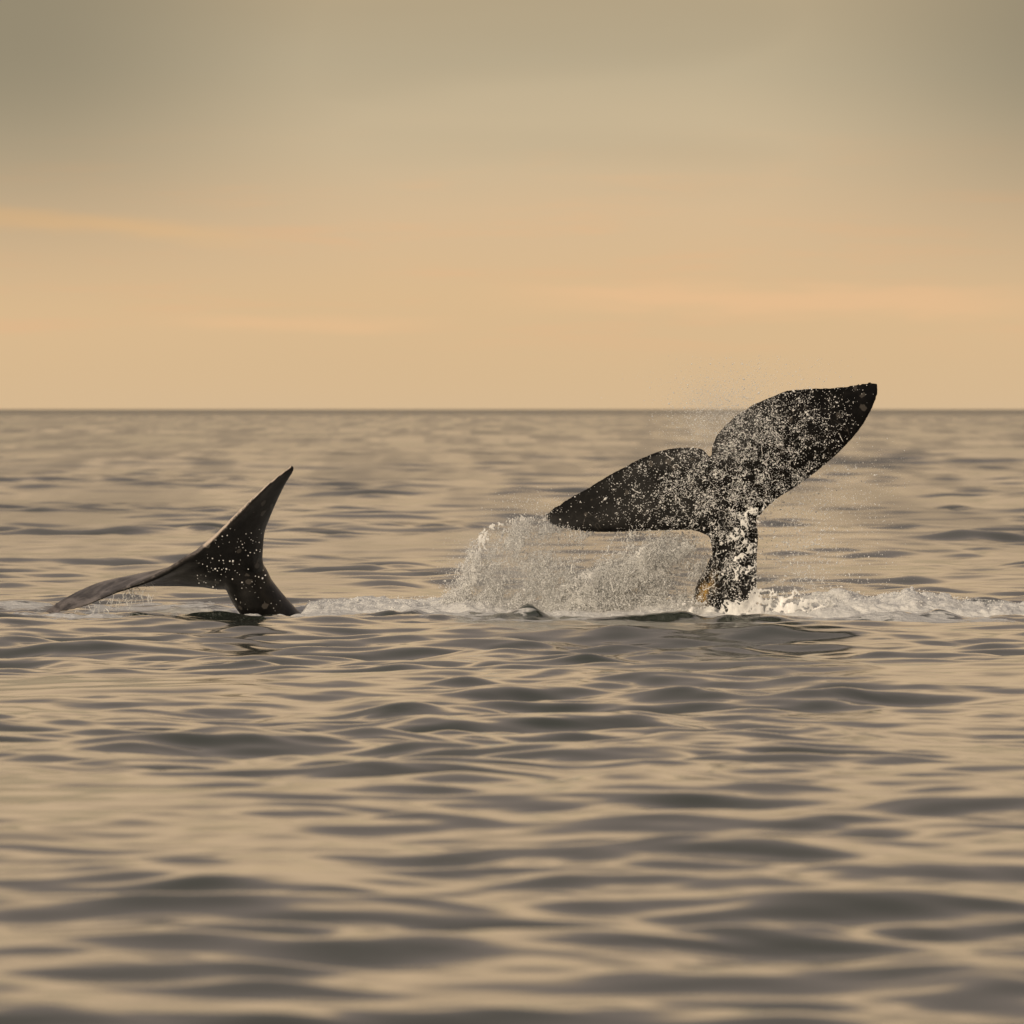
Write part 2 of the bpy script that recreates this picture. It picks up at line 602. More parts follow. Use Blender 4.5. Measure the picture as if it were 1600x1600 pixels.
def mat_whale(name, spots, seed, spec, rlo, rhi, coat):
    m, n = new_mat(name)
    geo = n.new('ShaderNodeNewGeometry').outputs['Position']
    off = n.new('ShaderNodeVectorMath', operation='ADD')
    off.inputs[1].default_value = (seed * 3.7, seed * 1.9, seed * 5.3)
    n.link(geo, off.inputs[0])
    v = off.outputs[0]
    mott = n.noise(v, 5.0, 5.0, 0.6)
    c = n.mixc(n.smooth(mott, 0.40, 0.75), (0.0035, 0.0033, 0.0032, 1), (0.011, 0.0102, 0.0097, 1))
    # paler mottled skin of the upper side, with sky sheen painted into it
    dor = n.new('ShaderNodeAttribute', attribute_name='grey_skin_sheen').outputs['Fac']
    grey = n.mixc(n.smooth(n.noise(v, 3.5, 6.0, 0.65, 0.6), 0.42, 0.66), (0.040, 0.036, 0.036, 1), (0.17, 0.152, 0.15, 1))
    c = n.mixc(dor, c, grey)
    rim_ = n.new('ShaderNodeAttribute', attribute_name='rim_sheen').outputs['Fac']
    c = n.mixc(rim_, c, (0.50, 0.42, 0.36, 1))  # pale colour painted in for sky reflected on the edge
    amb = n.new('ShaderNodeAttribute', attribute_name='painted_glint').outputs['Fac']
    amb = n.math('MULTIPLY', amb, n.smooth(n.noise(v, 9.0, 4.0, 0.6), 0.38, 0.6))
    c = n.mixc(amb, c, (0.42, 0.26, 0.07, 1))  # amber colour painted in for a golden sun glint
    # pale healed scars, in blotches
    vor = n.new('ShaderNodeTexVoronoi', feature='F1', inp={'Scale': 10.0, 'Randomness': 1.0})
    n.link(v, vor.inputs['Vector'])
    rnd = n.new('ShaderNodeSeparateColor')
    n.link(vor.outputs['Color'], rnd.inputs[0])
    rad = n.math('MULTIPLY', n.smooth(rnd.outputs[0], 1.0 - spots, 1.0), 0.45)
    d = n.math('ADD', vor.outputs['Distance'], n.math('MULTIPLY', n.math('SUBTRACT', n.noise(v, 14.0, 4.0), 0.5), 0.9))
    sp_ = n.math('LESS_THAN', d, rad)
    sp_ = n.smooth(n.math('SUBTRACT', rad, d), -0.03, 0.06)
    sp_ = n.math('MULTIPLY', sp_, n.smooth(rad, 0.02, 0.08))
    c = n.mixc(n.math('MULTIPLY', sp_, 0.28), c, (0.16, 0.145, 0.13, 1))
    # long fine scratches
    sc = n.noise(v, 2.2, 2.0, 0.5, 1.2)
    ln = n.smooth(n.math('ABSOLUTE', n.math('SUBTRACT', sc, 0.5)), 0.0, 0.0035, 1.0, 0.0)
    ln = n.math('MULTIPLY', ln, n.smooth(n.noise(v, 1.3, 2.0), 0.56, 0.64))
    c = n.mixc(n.math('MULTIPLY', ln, 0.5), c, (0.20, 0.18, 0.16, 1))
    rough = n.smooth(n.noise(v, 3.0, 4.0, 0.6), 0.35, 0.7, rlo, rhi)
    bp = n.new('ShaderNodeBump', inp={'Height': n.noise(v, 16.0, 5.0, 0.6), 'Strength': 0.35, 'Distance': 0.012})
    b = n.new('ShaderNodeBsdfPrincipled', inp={'Base Color': c, 'Roughness': rough, 'IOR': 1.36, 'Specular IOR Level': spec, 'Normal': bp.outputs[0], 'Coat Weight': coat, 'Coat Roughness': 0.16, 'Coat IOR': 1.33})
    o = n.new('ShaderNodeOutputMaterial')
    n.link(b.outputs[0], o.inputs[0])
    return m


GROUP = 'whale tails raised above the water'
# --- the tail with both lobes facing us
Y = D0
st2 = [
    (850, 807, Y + .55, 851, 801, Y + .56, .012),
    (865, 822, Y + .50, 876, 786, Y + .53, .025),
    (905, 830, Y + .38, 915, 764, Y + .44, .045),
    (950, 832, Y + .26, 955, 741, Y + .34, .065),
    (1000, 830, Y + .15, 995, 720, Y + .25, .085),
    (1045, 829, Y + .06, 1035, 704, Y + .18, .105),
    (1083, 829, Y + .00, 1070, 699, Y + .13, .125),
    (1108, 838, Y - .03, 1096, 702, Y + .10, .145),
    (1140, 850, Y - .05, 1111, 716, Y + .08, .155),
    (1170, 830, Y - .05, 1113, 698, Y + .10, .15),
    (1190, 802, Y - .03, 1124, 676, Y + .12, .135),
    (1212, 781, Y + .00, 1154, 646, Y + .15, .115),
    (1245, 760, Y + .05, 1190, 626, Y + .19, .10),
    (1280, 734, Y + .11, 1230, 611, Y + .24, .085),
    (1313, 705, Y + .18, 1272, 606, Y + .30, .065),
    (1342, 673, Y + .26, 1310, 604, Y + .36, .048),
    (1361, 642, Y + .34, 1340, 600, Y + .42, .035),
    (1371, 617, Y + .40, 1358, 597, Y + .46, .024),
    (1372, 602, Y + .45, 1368, 595, Y + .48, .013),
]
tube2 = [
    (1121, 752, Y + .03, .10, .12),
    (1136, 790, Y - .01, .23, .19),
    (1146, 830, Y - .03, .295, .27),
    (1148, 868, Y + .00, .27, .33),
    (1146, 900, Y + .04, .285, .38),
    (1142, 930, Y + .10, .32, .43),
    (1139, 965, Y + .2, .35, .50),
    (1136, 1020, Y + .5, .45, .62),
    (1132, 1120, Y + 1.2, .62, .85),
    (1130, 1220, Y + 2.2, .85, 1.1),
]
# the low keel on the left flank of the stock
keel2 = [
    (1122, 862, Y + .12, .05, .10),
    (1113, 890, Y + .16, .085, .14),
    (1103, 918, Y + .22, .12, .18),
    (1100, 950, Y + .28, .15, .2),
    (1100, 1010, Y + .5, .2, .3),
]
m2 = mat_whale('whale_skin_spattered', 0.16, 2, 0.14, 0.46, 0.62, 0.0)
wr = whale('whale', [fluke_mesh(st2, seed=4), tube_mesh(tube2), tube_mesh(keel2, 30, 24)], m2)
nv = len(wr.data.vertices)
co_ = np.zeros(nv * 3, np.float32); wr.data.vertices.foreach_get('co', co_); co_ = co_.reshape(-1, 3).astype(float)
ux = 800 + co_[:, 0] * F / co_[:, 1]
uy = HOR + (CAM_H - co_[:, 2]) * F / co_[:, 1]
am_ = np.exp(-((ux - 1102 + (uy - 925) * 0.35) / 9) ** 2 - ((uy - 925) / 20) ** 2)  # where the sun glint is painted, low on the stock's left flank
at = wr.data.attributes.new('painted_glint', 'FLOAT', 'POINT')
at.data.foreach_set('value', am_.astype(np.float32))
tag(wr, 'black whale tail lifted high with both lobes spread, speckled all over with flying spray', 'whale', GROUP)

# --- the tail seen almost edge on, one lobe dipping into the water
st1 = [
    (70, 956, Y + .45, 71, 961, Y + .35, .012),
    (98, 937, Y + .55, 100, 955, Y + .18, .022),
    (130, 921, Y + .70, 134, 946, Y + .05, .032),
    (165, 910, Y + .82, 181, 926, Y - .12, .050),
    (218, 905, Y + .85, 227, 909, Y - .28, .085),
    (268, 905, Y + .72, 259, 893, Y - .42, .115),
    (318, 908, Y + .45, 288, 874, Y - .58, .135),
    (362, 912, Y + .15, 304, 864, Y - .66, .15),
    (409, 893, Y - .10, 322, 850, Y - .80, .145),
    (409, 866, Y - .30, 345, 829, Y - .95, .12),
    (411, 832, Y - .48, 372, 802, Y - 1.06, .095),
    (420, 807, Y - .62, 394, 780, Y - 1.12, .07),
    (433, 778, Y - .78, 418, 757, Y - 1.16, .050),
    (446, 752, Y - .92, 438, 741, Y - 1.16, .040),
    (456, 736, Y - 1.02, 451, 732, Y - 1.14, .034),
    (459, 729, Y - 1.08, 456, 727, Y - 1.12, .024),
]
tube1 = [
    (335, 866, Y - .50, .08, .12),
    (358, 879, Y - .30, .19, .20),
    (381, 899, Y - .12, .27, .28),
    (394, 924, Y + .0, .280, .34),
    (415, 952, Y + .12, .285, .38),
    (440, 984, Y + .25, .31, .43),
    (470, 1025, Y + .5, .38, .52),
    (520, 1100, Y + 1.0, .55, .75),
    (580, 1200, Y + 1.8, .80, 1.0),
]
m1 = mat_whale('whale_skin_dark', 0.24, 1, 0.34, 0.36, 0.54, 0.18)
wl = whale('whale', [fluke_mesh(st1, seed=8), tube_mesh(tube1)], m1)
nv = len(wl.data.vertices)
co_ = np.zeros(nv * 3, np.float32); wl.data.vertices.foreach_get('co', co_); co_ = co_.reshape(-1, 3).astype(float)
no_ = np.zeros(nv * 3, np.float32); wl.data.vertices.foreach_get('normal', no_); no_ = no_.reshape(-1, 3)
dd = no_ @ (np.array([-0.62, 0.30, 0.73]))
ux = 800 + co_[:, 0] * F / co_[:, 1]
uy = HOR + (CAM_H - co_[:, 2]) * F / co_[:, 1]
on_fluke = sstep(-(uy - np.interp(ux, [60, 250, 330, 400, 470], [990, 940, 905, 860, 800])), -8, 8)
# sheen painted as a grey strip along the trailing edge of the upright lobe
tl = np.array([(322, 850), (345, 829), (372, 802), (394, 780), (418, 757), (438, 741), (456, 727)], float)
dist = np.full(nv, 1e9)
for a_, b_ in zip(tl[:-1], tl[1:]):
    ab = b_ - a_
    tt = np.clip(((ux - a_[0]) * ab[0] + (uy - a_[1]) * ab[1]) / (ab @ ab), 0, 1)
    dist = np.minimum(dist, np.hypot(ux - a_[0] - tt * ab[0], uy - a_[1] - tt * ab[1]))
strip = 0.15 * (1 - sstep(dist, 4, 24)) * (1 - sstep(uy, 800, 850))
rim_v = sstep(dd, 0.0, 0.3) * (1 - sstep(dist, 3.5, 7.0)) * sstep(ux, 300, 325)  # sky reflection painted as a light rim on the upright lobe
at2 = wl.data.attributes.new('rim_sheen', 'FLOAT', 'POINT')
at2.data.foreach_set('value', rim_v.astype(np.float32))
at = wl.data.attributes.new('grey_skin_sheen', 'FLOAT', 'POINT')
at.data.foreach_set('value', np.maximum(sstep(dd, -0.02, 0.38) * on_fluke, strip).astype(np.float32))  # mottled upper skin together with the painted sheen
tag(wl, 'dark whale tail seen nearly edge on, one lobe dipping into the foam', 'whale', GROUP)

# ------------------------------------------------------------------ spray
ICO = None


def ico():
    g = (1 + 5 ** .5) / 2
    v = np.array([(-1, g, 0), (1, g, 0), (-1, -g, 0), (1, -g, 0), (0, -1, g), (0, 1, g), (0, -1, -g), (0, 1, -g), (g, 0, -1), (g, 0, 1), (-g, 0, -1), (-g, 0, 1)])
    v /= np.linalg.norm(v[0])
    f = np.array([(0, 11, 5), (0, 5, 1), (0, 1, 7), (0, 7, 10), (0, 10, 11), (1, 5, 9), (5, 11, 4), (11, 10, 2), (10, 7, 6), (7, 1, 8),
                  (3, 9, 4), (3, 4, 2), (3, 2, 6), (3, 6, 8), (3, 8, 9), (4, 9, 5), (2, 4, 11), (6, 2, 10), (8, 6, 7), (9, 8, 1)])
    return v, f


def octa():
    v = np.array([(1, 0, 0), (-1, 0, 0), (0, 1, 0), (0, -1, 0), (0, 0, 1), (0, 0, -1)], float)
    f = np.array([(0, 2, 4), (2, 1, 4), (1, 3, 4), (3, 0, 4), (2, 0, 5), (1, 2, 5), (3, 1, 5), (0, 3, 5)])
    return v, f


def tetra():
    v = np.array([(1, 1, 1), (1, -1, -1), (-1, 1, -1), (-1, -1, 1)], float) / 3 ** .5 * 1.25
    return v, np.array([(0, 1, 2), (0, 3, 1), (0, 2, 3), (1, 3, 2)])


def drops(name, pos, rad, mat, tmpl, stretch=None, sdir_=None):
    """one mesh of many droplets; stretch lengthens each along sdir_"""
    v, f = tmpl
    n = len(pos)
    # random rotation through random orthonormal frames
    a = rng.normal(size=(n, 3)); a /= np.linalg.norm(a, axis=1, keepdims=True)
    if sdir_ is not None:
        a = sdir_ / (np.linalg.norm(sdir_, axis=1, keepdims=True) + 1e-9)
    b = np.cross(a, rng.normal(size=(n, 3))); b /= np.linalg.norm(b, axis=1, keepdims=True)
    c = np.cross(a, b)
    st = np.ones(n) if stretch is None else stretch
    co = pos[:, None, :] + rad[:, None, None] * (v[None, :, 0:1] * (a * st[:, None])[:, None, :] + v[None, :, 1:2] * b[:, None, :] + v[None, :, 2:3] * c[:, None, :])
    fc = f[None] + (np.arange(n) * len(v))[:, None, None]
    return mesh_np(name, co.reshape(-1, 3), fc.reshape(-1, 3), mat, True)


def mat_spray():
    m, n = new_mat('spray_water')
    b = n.new('ShaderNodeBsdfPrincipled', inp={'Base Color': (0.96, 0.96, 0.95, 1), 'Roughness': 0.25, 'IOR': 1.33})
    tr = n.new('ShaderNodeBsdfTranslucent', inp={'Color': (0.97, 0.97, 0.96, 1)})
    mx_ = n.new('ShaderNodeMixShader', inp={0: 0.5})
    n.link(b.outputs[0], mx_.inputs[1]); n.link(tr.outputs[0], mx_.inputs[2])
    o = n.new('ShaderNodeOutputMaterial'); n.link(mx_.outputs[0], o.inputs[0])
    return m


def mat_foam():
    m, n = new_mat('sea_foam')
    geo = n.new('ShaderNodeNewGeometry').outputs['Position']
    bp = n.new('ShaderNodeBump', inp={'Height': n.noise(geo, 22.0, 5.0, 0.65), 'Strength': 0.8, 'Distance': 0.03})
    b = n.new('ShaderNodeBsdfPrincipled', inp={'Base Color': (0.66, 0.66, 0.65, 1), 'Roughness': 0.55, 'Normal': bp.outputs[0],
                                              'Subsurface Weight': 0.7, 'Subsurface Radius': (0.06, 0.06, 0.06), 'Subsurface Scale': 1.0})
    o = n.new('ShaderNodeOutputMaterial'); n.link(b.outputs[0], o.inputs[0])
    return m


MS, MF = mat_spray(), mat_foam()


def inside(poly, x, y):
    poly = np.asarray(poly, float)
    r = np.zeros(len(x), bool)
    j = len(poly) - 1
    for i in range(len(poly)):
        xi, yi = poly[i]; xj, yj = poly[j]
        cnd = ((yi > y) != (yj > y)) & (x < (xj - xi) * (y - yi) / (yj - yi + 1e-12) + xi)
        r ^= cnd
        j = i
    return r


def sample(n, box, dens):
    """n picture points in box=(x0,y0,x1,y1) by rejection against dens(x,y) in 0..1"""
    X, Yy = np.zeros(0), np.zeros(0)
    while len(X) < n:
        x = rng.uniform(box[0], box[2], n * 3); y = rng.uniform(box[1], box[3], n * 3)
        k = rng.uniform(size=len(x)) < dens(x, y)
        X = np.concatenate([X, x[k]]); Yy = np.concatenate([Yy, y[k]])
    return X[:n], Yy[:n]


def gauss(x, y, cx, cy, rx, ry):
    return np.exp(-((x - cx) / rx) ** 2 - ((y - cy) / ry) ** 2)


outline2 = [(s_[0], s_[1]) for s_ in st2] + [(s_[3], s_[4]) for s_ in st2[::-1]]
stock2 = [(1085, 955), (1090, 920), (1112, 882), (1108, 835), (1150, 800), (1190, 800), (1183, 850), (1184, 955)]


def d_face(x, y):
    ins = inside(outline2, x, y) | inside(stock2, x, y)
    d = 0.10 + 0.85 * gauss(x, y, 1135, 770, 95, 110) + 0.25 * gauss(x, y, 1145, 900, 60, 60) + 0.75 * gauss(x, y, 1205, 690, 80, 75) + 0.55 * gauss(x, y, 1050, 770, 75, 60) + .25 * gauss(x, y, 1280, 650, 60, 40)
    cl = sstep(fbm(x / 11.0, y / 11.0, seed=21, oct=3), 0.40, 0.66)
    tipfade = 1 - 0.9 * sstep(x, 1240, 1375)
    tipl = 0.25 + 0.75 * sstep(x, 890, 1010)
    return np.where(ins, np.clip(d, 0, 1) * (0.12 + 0.88 * cl), 0.0) * tipfade * tipl


# droplets thrown up in front of the raised tail
x, y = sample(11500, (840, 590, 1390, 960), d_face)
n = len(x)
dep = D0 - 0.32 - np.abs(rng.normal(0, 0.22, n))
r = np.exp(rng.normal(np.log(0.0036), 0.50, n))
r = np.clip(r, 0.0025, 0.018)
sd = rng.normal(size=(n, 3)) * np.array([1, .4, 1.0])
sdA, stA, pA, rA = sd, 1 + rng.exponential(0.35, n), PV(x, y, dep), r


def strands(n, box, dens, dlo, dhi, steps=(5, 16), step=0.011, vert=0.4, r0=0.008, wander=0.5):
    """ragged threads of water: chains of overlapping drops"""
    x, y = sample(n, box, dens)
    out_p, out_r, out_d = [], [], []
    for i in range(n):
        p = P(x[i], y[i], D0 + rng.uniform(dlo, dhi))
        d = rng.normal(size=3) * np.array([1, .3, 1]) + np.array([0, 0, -vert])
        d /= np.linalg.norm(d)
        rr = r0 * np.exp(rng.normal(0, 0.3))
        for k in range(rng.integers(*steps)):
            out_p.append(p.copy()); out_d.append(d.copy())
            out_r.append(rr * rng.uniform(0.6, 1.25))
            d = d + rng.normal(size=3) * wander * np.array([1, .3, 1]) + np.array([0, 0, -vert * .1])
            d /= np.linalg.norm(d)
            p = p + d * step
    return np.array(out_p), np.array(out_r), np.array(out_d)


def d_lace(x, y):
    ins = inside(outline2, x, y) | inside(stock2, x, y)
    return np.where(ins, 0.06 + gauss(x, y, 1150, 870, 45, 90) + .45 * gauss(x, y, 1165, 740, 70, 80) + .25 * gauss(x, y, 1070, 790, 50, 40), 0)


pB, rB, dB = strands(420, (980, 620, 1330, 965), d_lace, -0.75, -0.42, (4, 16), 0.012, 0.25, 0.0043, 0.5)
pos = np.concatenate([pA, pB]); rad = np.concatenate([rA, rB])
sdd = np.concatenate([sdA, dB]); sts = np.concatenate([stA, np.full(len(pB), 1.5)])
o = drops('spray', pos, rad, MS, octa(), sts, sdd)
tag(o, 'white droplets and threads of water flying in front of the raised tail', 'spray', kind='stuff')


# fine mist: the curtain falling from the left lobe tip and the veil below the lobe
def d_curtain(x, y):
    wob = (fbm(x / 18.0, y / 18.0, seed=40, oct=3) - 0.5)
    left = 700 + np.interp(y, [800, 825, 850, 880, 920, 955], [150, 62, 42, 30, 8, -40]) + wob * 46
    edge = sstep(x - left, -14, 26)
    top = np.interp(x, [720, 760, 800, 850, 870, 930, 1000, 1080, 1110], [858, 826, 816, 806, 822, 832, 832, 830, 845]) + wob * 18
    tb = sstep(y - top, -8, 14)
    body = 0.12 + 0.95 * sstep(fbm(x / 26.0 + y / 60.0, y / 34.0, seed=44, oct=4), 0.32, 0.66)
    win = 1 - 0.92 * gauss(x, y, 940, 868, 105, 40)          # thinner where the sea shows through
    plume = 0.9 * np.exp(-(((y - 925) + (x - 900) * 0.42 + wob * 50) / 22) ** 2) * sstep(x, 850, 930) * (1 - sstep(x, 1070, 1098))
    foot = 0.6 * sstep(y, 915, 950)
    den = (body * win * 0.46 + plume + foot * body)
    den *= 1 - 0.55 * sstep(x, 980, 1080) * (1 - sstep(y, 850, 900))
    return np.clip(den, 0, 1) * edge * tb * (1 - sstep(x, 1095, 1112)) * (1 - sstep(y, 955, 972))


x, y = sample(120000, (690, 795, 1120, 972), d_curtain)
n = len(x)
dep = D0 + 0.35 + rng.normal(0, 0.28, n) + (x - 900) * -0.0006
r = np.clip(np.exp(rng.normal(np.log(0.0034), 0.45, n)), 0.0015, 0.014)
sd = rng.normal(size=(n, 3)) * .5 + np.array([-.35, 0, -1])
o = drops('splash', PV(x, y, dep), r, MS, tetra(), 1 + rng.exponential(1.5, n), sd)
tag(o, 'curtain of white spray pouring off the left lobe tip into the foam', 'splash', kind='stuff')


# threads and ropes of water in the curtain and over the foam
def d_rope(x, y):
    return d_curtain(x, y) * (0.35 + 0.65 * sstep(-x, -860, -740))


pC, rC, dC = strands(900, (690, 800, 1110, 970), d_rope, -0.1, 0.5, (3, 14), 0.011, 0.9, 0.0052, 0.35)


def d_side(x, y):
    right = 0.6 * gauss(x, y, 1225, 930, 75, 35) + 0.25 * gauss(x, y, 1235, 850, 60, 70) * (x > 1186)
    return np.clip(right, 0, 1)


pD, rD, dD = strands(650, (1180, 780, 1420, 965), d_side, -0.5, 0.5, (1, 5), 0.010, 0.3, 0.0055, 0.6)


def d_drip(x, y):
    top = np.interp(x, [95, 134, 181, 227, 250], [957, 947, 927, 911, 903])
    return np.where((y > top) & (y < top + 26) & (x > 95) & (x < 240), 1.0, 0.0) * (0.3 + .7 * sstep(x, 120, 170))


pE, rE, dE = strands(120, (95, 900, 245, 975), d_drip, -0.15, 0.1, (3, 12), 0.012, 1.4, 0.0042, 0.2)
pos = np.concatenate([pC, pD, pE]); rad = np.concatenate([rC, rD, rE]); sdd = np.concatenate([dC, dD, dE])
o = drops('water_thread', pos, rad, MS, octa(), np.full(len(pos), 1.7), sdd)
tag(o, 'ragged threads of falling water around the two tails', 'spray', kind='stuff')


# torn sheets of water: thin webs with real holes
def lace(box, dens, depth, seed, step=1.5, sx_=15.0, sy_=30.0, gain=1.0, wave=0.10):
    gx = np.arange(box[0], box[2], step); gy = np.arange(box[1], box[3], step)
    X, Yy = np.meshgrid(gx, gy)
    x, y = X.ravel(), Yy.ravel()
    wx = (fbm(x / 30.0, y / 30.0, seed=seed + 1, oct=2) - .5) * 30
    wy = (fbm(x / 30.0, y / 30.0, seed=seed + 2, oct=2) - .5) * 30
    nz = fbm((x + wx) / sx_, (y + wy) / sy_, seed=seed, oct=4)
    rid = 1 - np.abs(nz - 0.5) * 5.0
    rid2 = 1 - np.abs(fbm((x + wy) / (sx_ * .45), (y + wx) / (sy_ * .4), seed=seed + 5, oct=3) - 0.5) * 5.0
    keep = np.maximum(rid, rid2 * 0.95) > 1.0 - np.clip(dens(x, y) * gain, 0, 1) * 0.62
    dp = depth + (fbm(x / 40.0, y / 60.0, seed=seed + 9, oct=3) - .5) * wave * 8
    co = PV(x, y, dp)
    nx = len(gx)
    i = (np.arange(len(gy) - 1)[:, None] * nx + np.arange(nx - 1)[None, :]).ravel()
    q = np.stack([i, i + nx, i + nx + 1, i + 1], 1)
    q = q[keep[q].sum(1) >= 3]
    used = np.unique(q)
    idx = np.full(len(co), -1); idx[used] = np.arange(len(used))
    return co[used], idx[q]


def d_stock(x, y):
    ins = inside(outline2, x, y) | inside(stock2, x, y)
    return np.where(ins, 0.85 * gauss(x, y, 1160, 880, 36, 75) + 0.4 * gauss(x, y, 1175, 800, 30, 40) + 0.3 * gauss(x, y, 1110, 740, 18, 30), 0)


def d_base(x, y):
    top = np.interp(x, [1040, 1075, 1110, 1150, 1185, 1230, 1290, 1340], [950, 928, 934, 925, 905, 915, 930, 950])
    return sstep(y - top, -6, 34) * (1 - sstep(y, 968, 976)) * sstep(x, 1040, 1080) * (1 - sstep(x, 1290, 1340)) * 0.95


def d_plume(x, y):
    wob = (fbm(x / 18.0, y / 18.0, seed=40, oct=3) - 0.5)
    p = np.exp(-(((y - 930) + (x - 900) * 0.40 + wob * 46) / 20) ** 2) * sstep(x, 860, 930) * (1 - sstep(x, 1066, 1096))
    return p * (1 - sstep(y, 955, 972))


def d_rim(x, y):
    xc = np.interp(y, [806, 815, 826, 840, 870, 900, 930], [838, 800, 764, 753, 746, 738, 728])
    g_ = np.exp(-((x - xc) / np.interp(y, [806, 830, 930], [22, 9, 12])) ** 2)
    return g_ * sstep(y, 803, 812) * (1 - sstep(y, 915, 940))


parts_ = [
    lace((850, 840, 1110, 972), d_plume, D0 + 0.12, 811, 1.2, 9.0, 12.0, 1.45, 0.06),
    lace((690, 800, 860, 945), d_rim, D0 + 0.15, 822, 1.2, 6.0, 26.0, 0.62, 0.08),
    lace((690, 796, 1115, 972), d_curtain, D0 + 0.30, 301, 1.3, 12.0, 32.0, 1.12),
    lace((690, 796, 1115, 972), d_curtain, D0 + 0.62, 402, 1.3, 9.0, 22.0, 1.0),
    lace((1085, 690, 1200, 968), d_stock, D0 - 0.62, 503, 1.2, 11.0, 17.0, 0.38, 0.03),
    lace((1040, 900, 1345, 978), d_base, D0 - 0.55, 604, 1.5, 16.0, 15.0, 0.85, 0.05),
]
off_, vs_, fs_ = 0, [], []
for v_, f_ in parts_:
    vs_.append(v_); fs_.append(f_ + off_); off_ += len(v_)
o = mesh_np('water_sheet', np.concatenate(vs_), np.concatenate(fs_), MS)
so = o.modifiers.new('thickness', 'SOLIDIFY'); so.thickness = 0.008; so.offset = 0
tag(o, 'torn white sheets of water around the raised tail', 'splash', kind='stuff')


# loose droplets in the air around the raised tail, and the few on the dark tail at left
def d_air(x, y):
    a = 0.9 * gauss(x, y, 1120, 660, 55, 45) + 0.35 * gauss(x, y, 1160, 610, 90, 40) + 0.08 * gauss(x, y, 1240, 585, 70, 30)
    b = 0.35 * gauss(x, y, 1230, 810, 50, 60) + 0.22 * gauss(x, y, 1290, 860, 70, 70) + .3 * gauss(x, y, 1300, 760, 70, 40)
    c = 0.7 * gauss(x, y, 720, 915, 28, 35) + 0.4 * gauss(x, y, 830, 790, 40, 14)
    d = 0.9 * gauss(x, y, 1150, 945, 140, 16)
    return np.clip(a + b + c + d, 0, 1)


x, y = sample(17000, (640, 555, 1430, 965), d_air)
n = len(x)
r = np.clip(np.exp(rng.normal(np.log(0.0033), 0.42, n)), 0.002, 0.015)
pos = PV(x, y, D0 + rng.normal(0.0, 0.5, n)); sd = rng.normal(size=(n, 3)); st = 1 + rng.exponential(.4, n)


def d_dark(x, y):
    ins = inside([(300, 880), (330, 850), (400, 790), (412, 830), (406, 870), (420, 905), (445, 940), (450, 955), (378, 955), (350, 925), (305, 912)], x, y)
    return np.where(ins, 0.25 + 0.9 * gauss(x, y, 330, 890, 30, 18) + 0.4 * gauss(x, y, 375, 860, 22, 30), 0)


x, y = sample(120, (290, 780, 470, 960), d_dark)
n = len(x)
pos = np.concatenate([pos, PV(x, y, D0 - rng.uniform(1.0, 1.5, n))])
r = np.concatenate([r, np.clip(np.exp(rng.normal(np.log(0.0060), 0.45, n)), 0.003, 0.015)])
sd = np.concatenate([sd, rng.normal(size=(n, 3))]); st = np.concatenate([st, np.ones(n)])
o = drops('airborne_droplets', pos, r, MS, octa(), st, sd)
tag(o, 'loose fine droplets hanging in the air around both tails', 'spray', kind='stuff')


# fine mist hanging in the splash: a bank of drops too small to see one by one
def mist():
    m, n = new_mat('mist')
    geo = n.new('ShaderNodeNewGeometry').outputs['Position']
    s3 = n.new('ShaderNodeSeparateXYZ'); n.link(geo, s3.inputs[0])
    tot = None
    for (px, py, q, rx, rz, a) in ((770, 895, .4, .38, .48, .9), (835, 915, .4, .50, .34, .7), (950, 932, .4, .62, .22, 1.1), (1050, 890, .4, .34, .30, .8),
                                   (1125, 655, .0, .50, .42, .35), (1225, 915, .0, .55, .35, .4), (830, 835, .45, .35, .20, .6)):
        c = P(px, py, D0 + q)
        d2 = None
        for k, rr_ in ((0, rx), (1, .45), (2, rz)):
            t_ = n.math('POWER', n.math('ABSOLUTE', n.math('DIVIDE', n.math('SUBTRACT', s3.outputs[k], float(c[k])), rr_)), 2.0)
            d2 = t_ if d2 is None else n.math('ADD', d2, t_)
        g_ = n.math('MULTIPLY', n.math('EXPONENT', n.math('MULTIPLY', d2, -1.0)), a)
        tot = g_ if tot is None else n.math('ADD', tot, g_)
    nz = n.smooth(n.noise(geo, 3.2, 3.0, 0.6), 0.35, 0.65, 0.25, 1.6)
    den = n.math('MULTIPLY', n.math('MULTIPLY', tot, nz), 0.85)
    pv = n.new('ShaderNodeVolumePrincipled', inp={'Color': (0.98, 0.98, 0.97, 1), 'Density': den, 'Anisotropy': 0.2})
    o_ = n.new('ShaderNodeOutputMaterial'); n.link(pv.outputs[0], o_.inputs['Volume'])
    lo, hi_ = np.array([-1.4, D0 - 0.9, 0.02]), np.array([4.6, D0 + 1.4, 3.3])
    co = np.array([[(lo, hi_)[i][0], (lo, hi_)[j][1], (lo, hi_)[k][2]] for i in (0, 1) for j in (0, 1) for k in (0, 1)])
    fc = np.array([(0, 1, 3, 2), (4, 6, 7, 5), (0, 4, 5, 1), (2, 3, 7, 6), (0, 2, 6, 4), (1, 5, 7, 3)])
    return tag(mesh_np('mist', co, fc, m, False), 'fine white mist in the splash beside the raised tail', 'mist', kind='stuff')


mist()
S.cycles.volume_bounces = 2

# ------------------------------------------------------------------ whitewater: lumpy foam heaps on the sea
def billow(x, y, z, seed, sc):
    """rounded puffs with creases between them"""
    r = 0
    for k, (f, a) in enumerate(((3.2, .5), (7.5, .27), (17.0, .14), (38.0, .07))):
        r = r + a * np.abs(2 * vnoise(x * f * sc, y * f * sc, z * f * sc, seed + 31 * k) - 1)
    return r


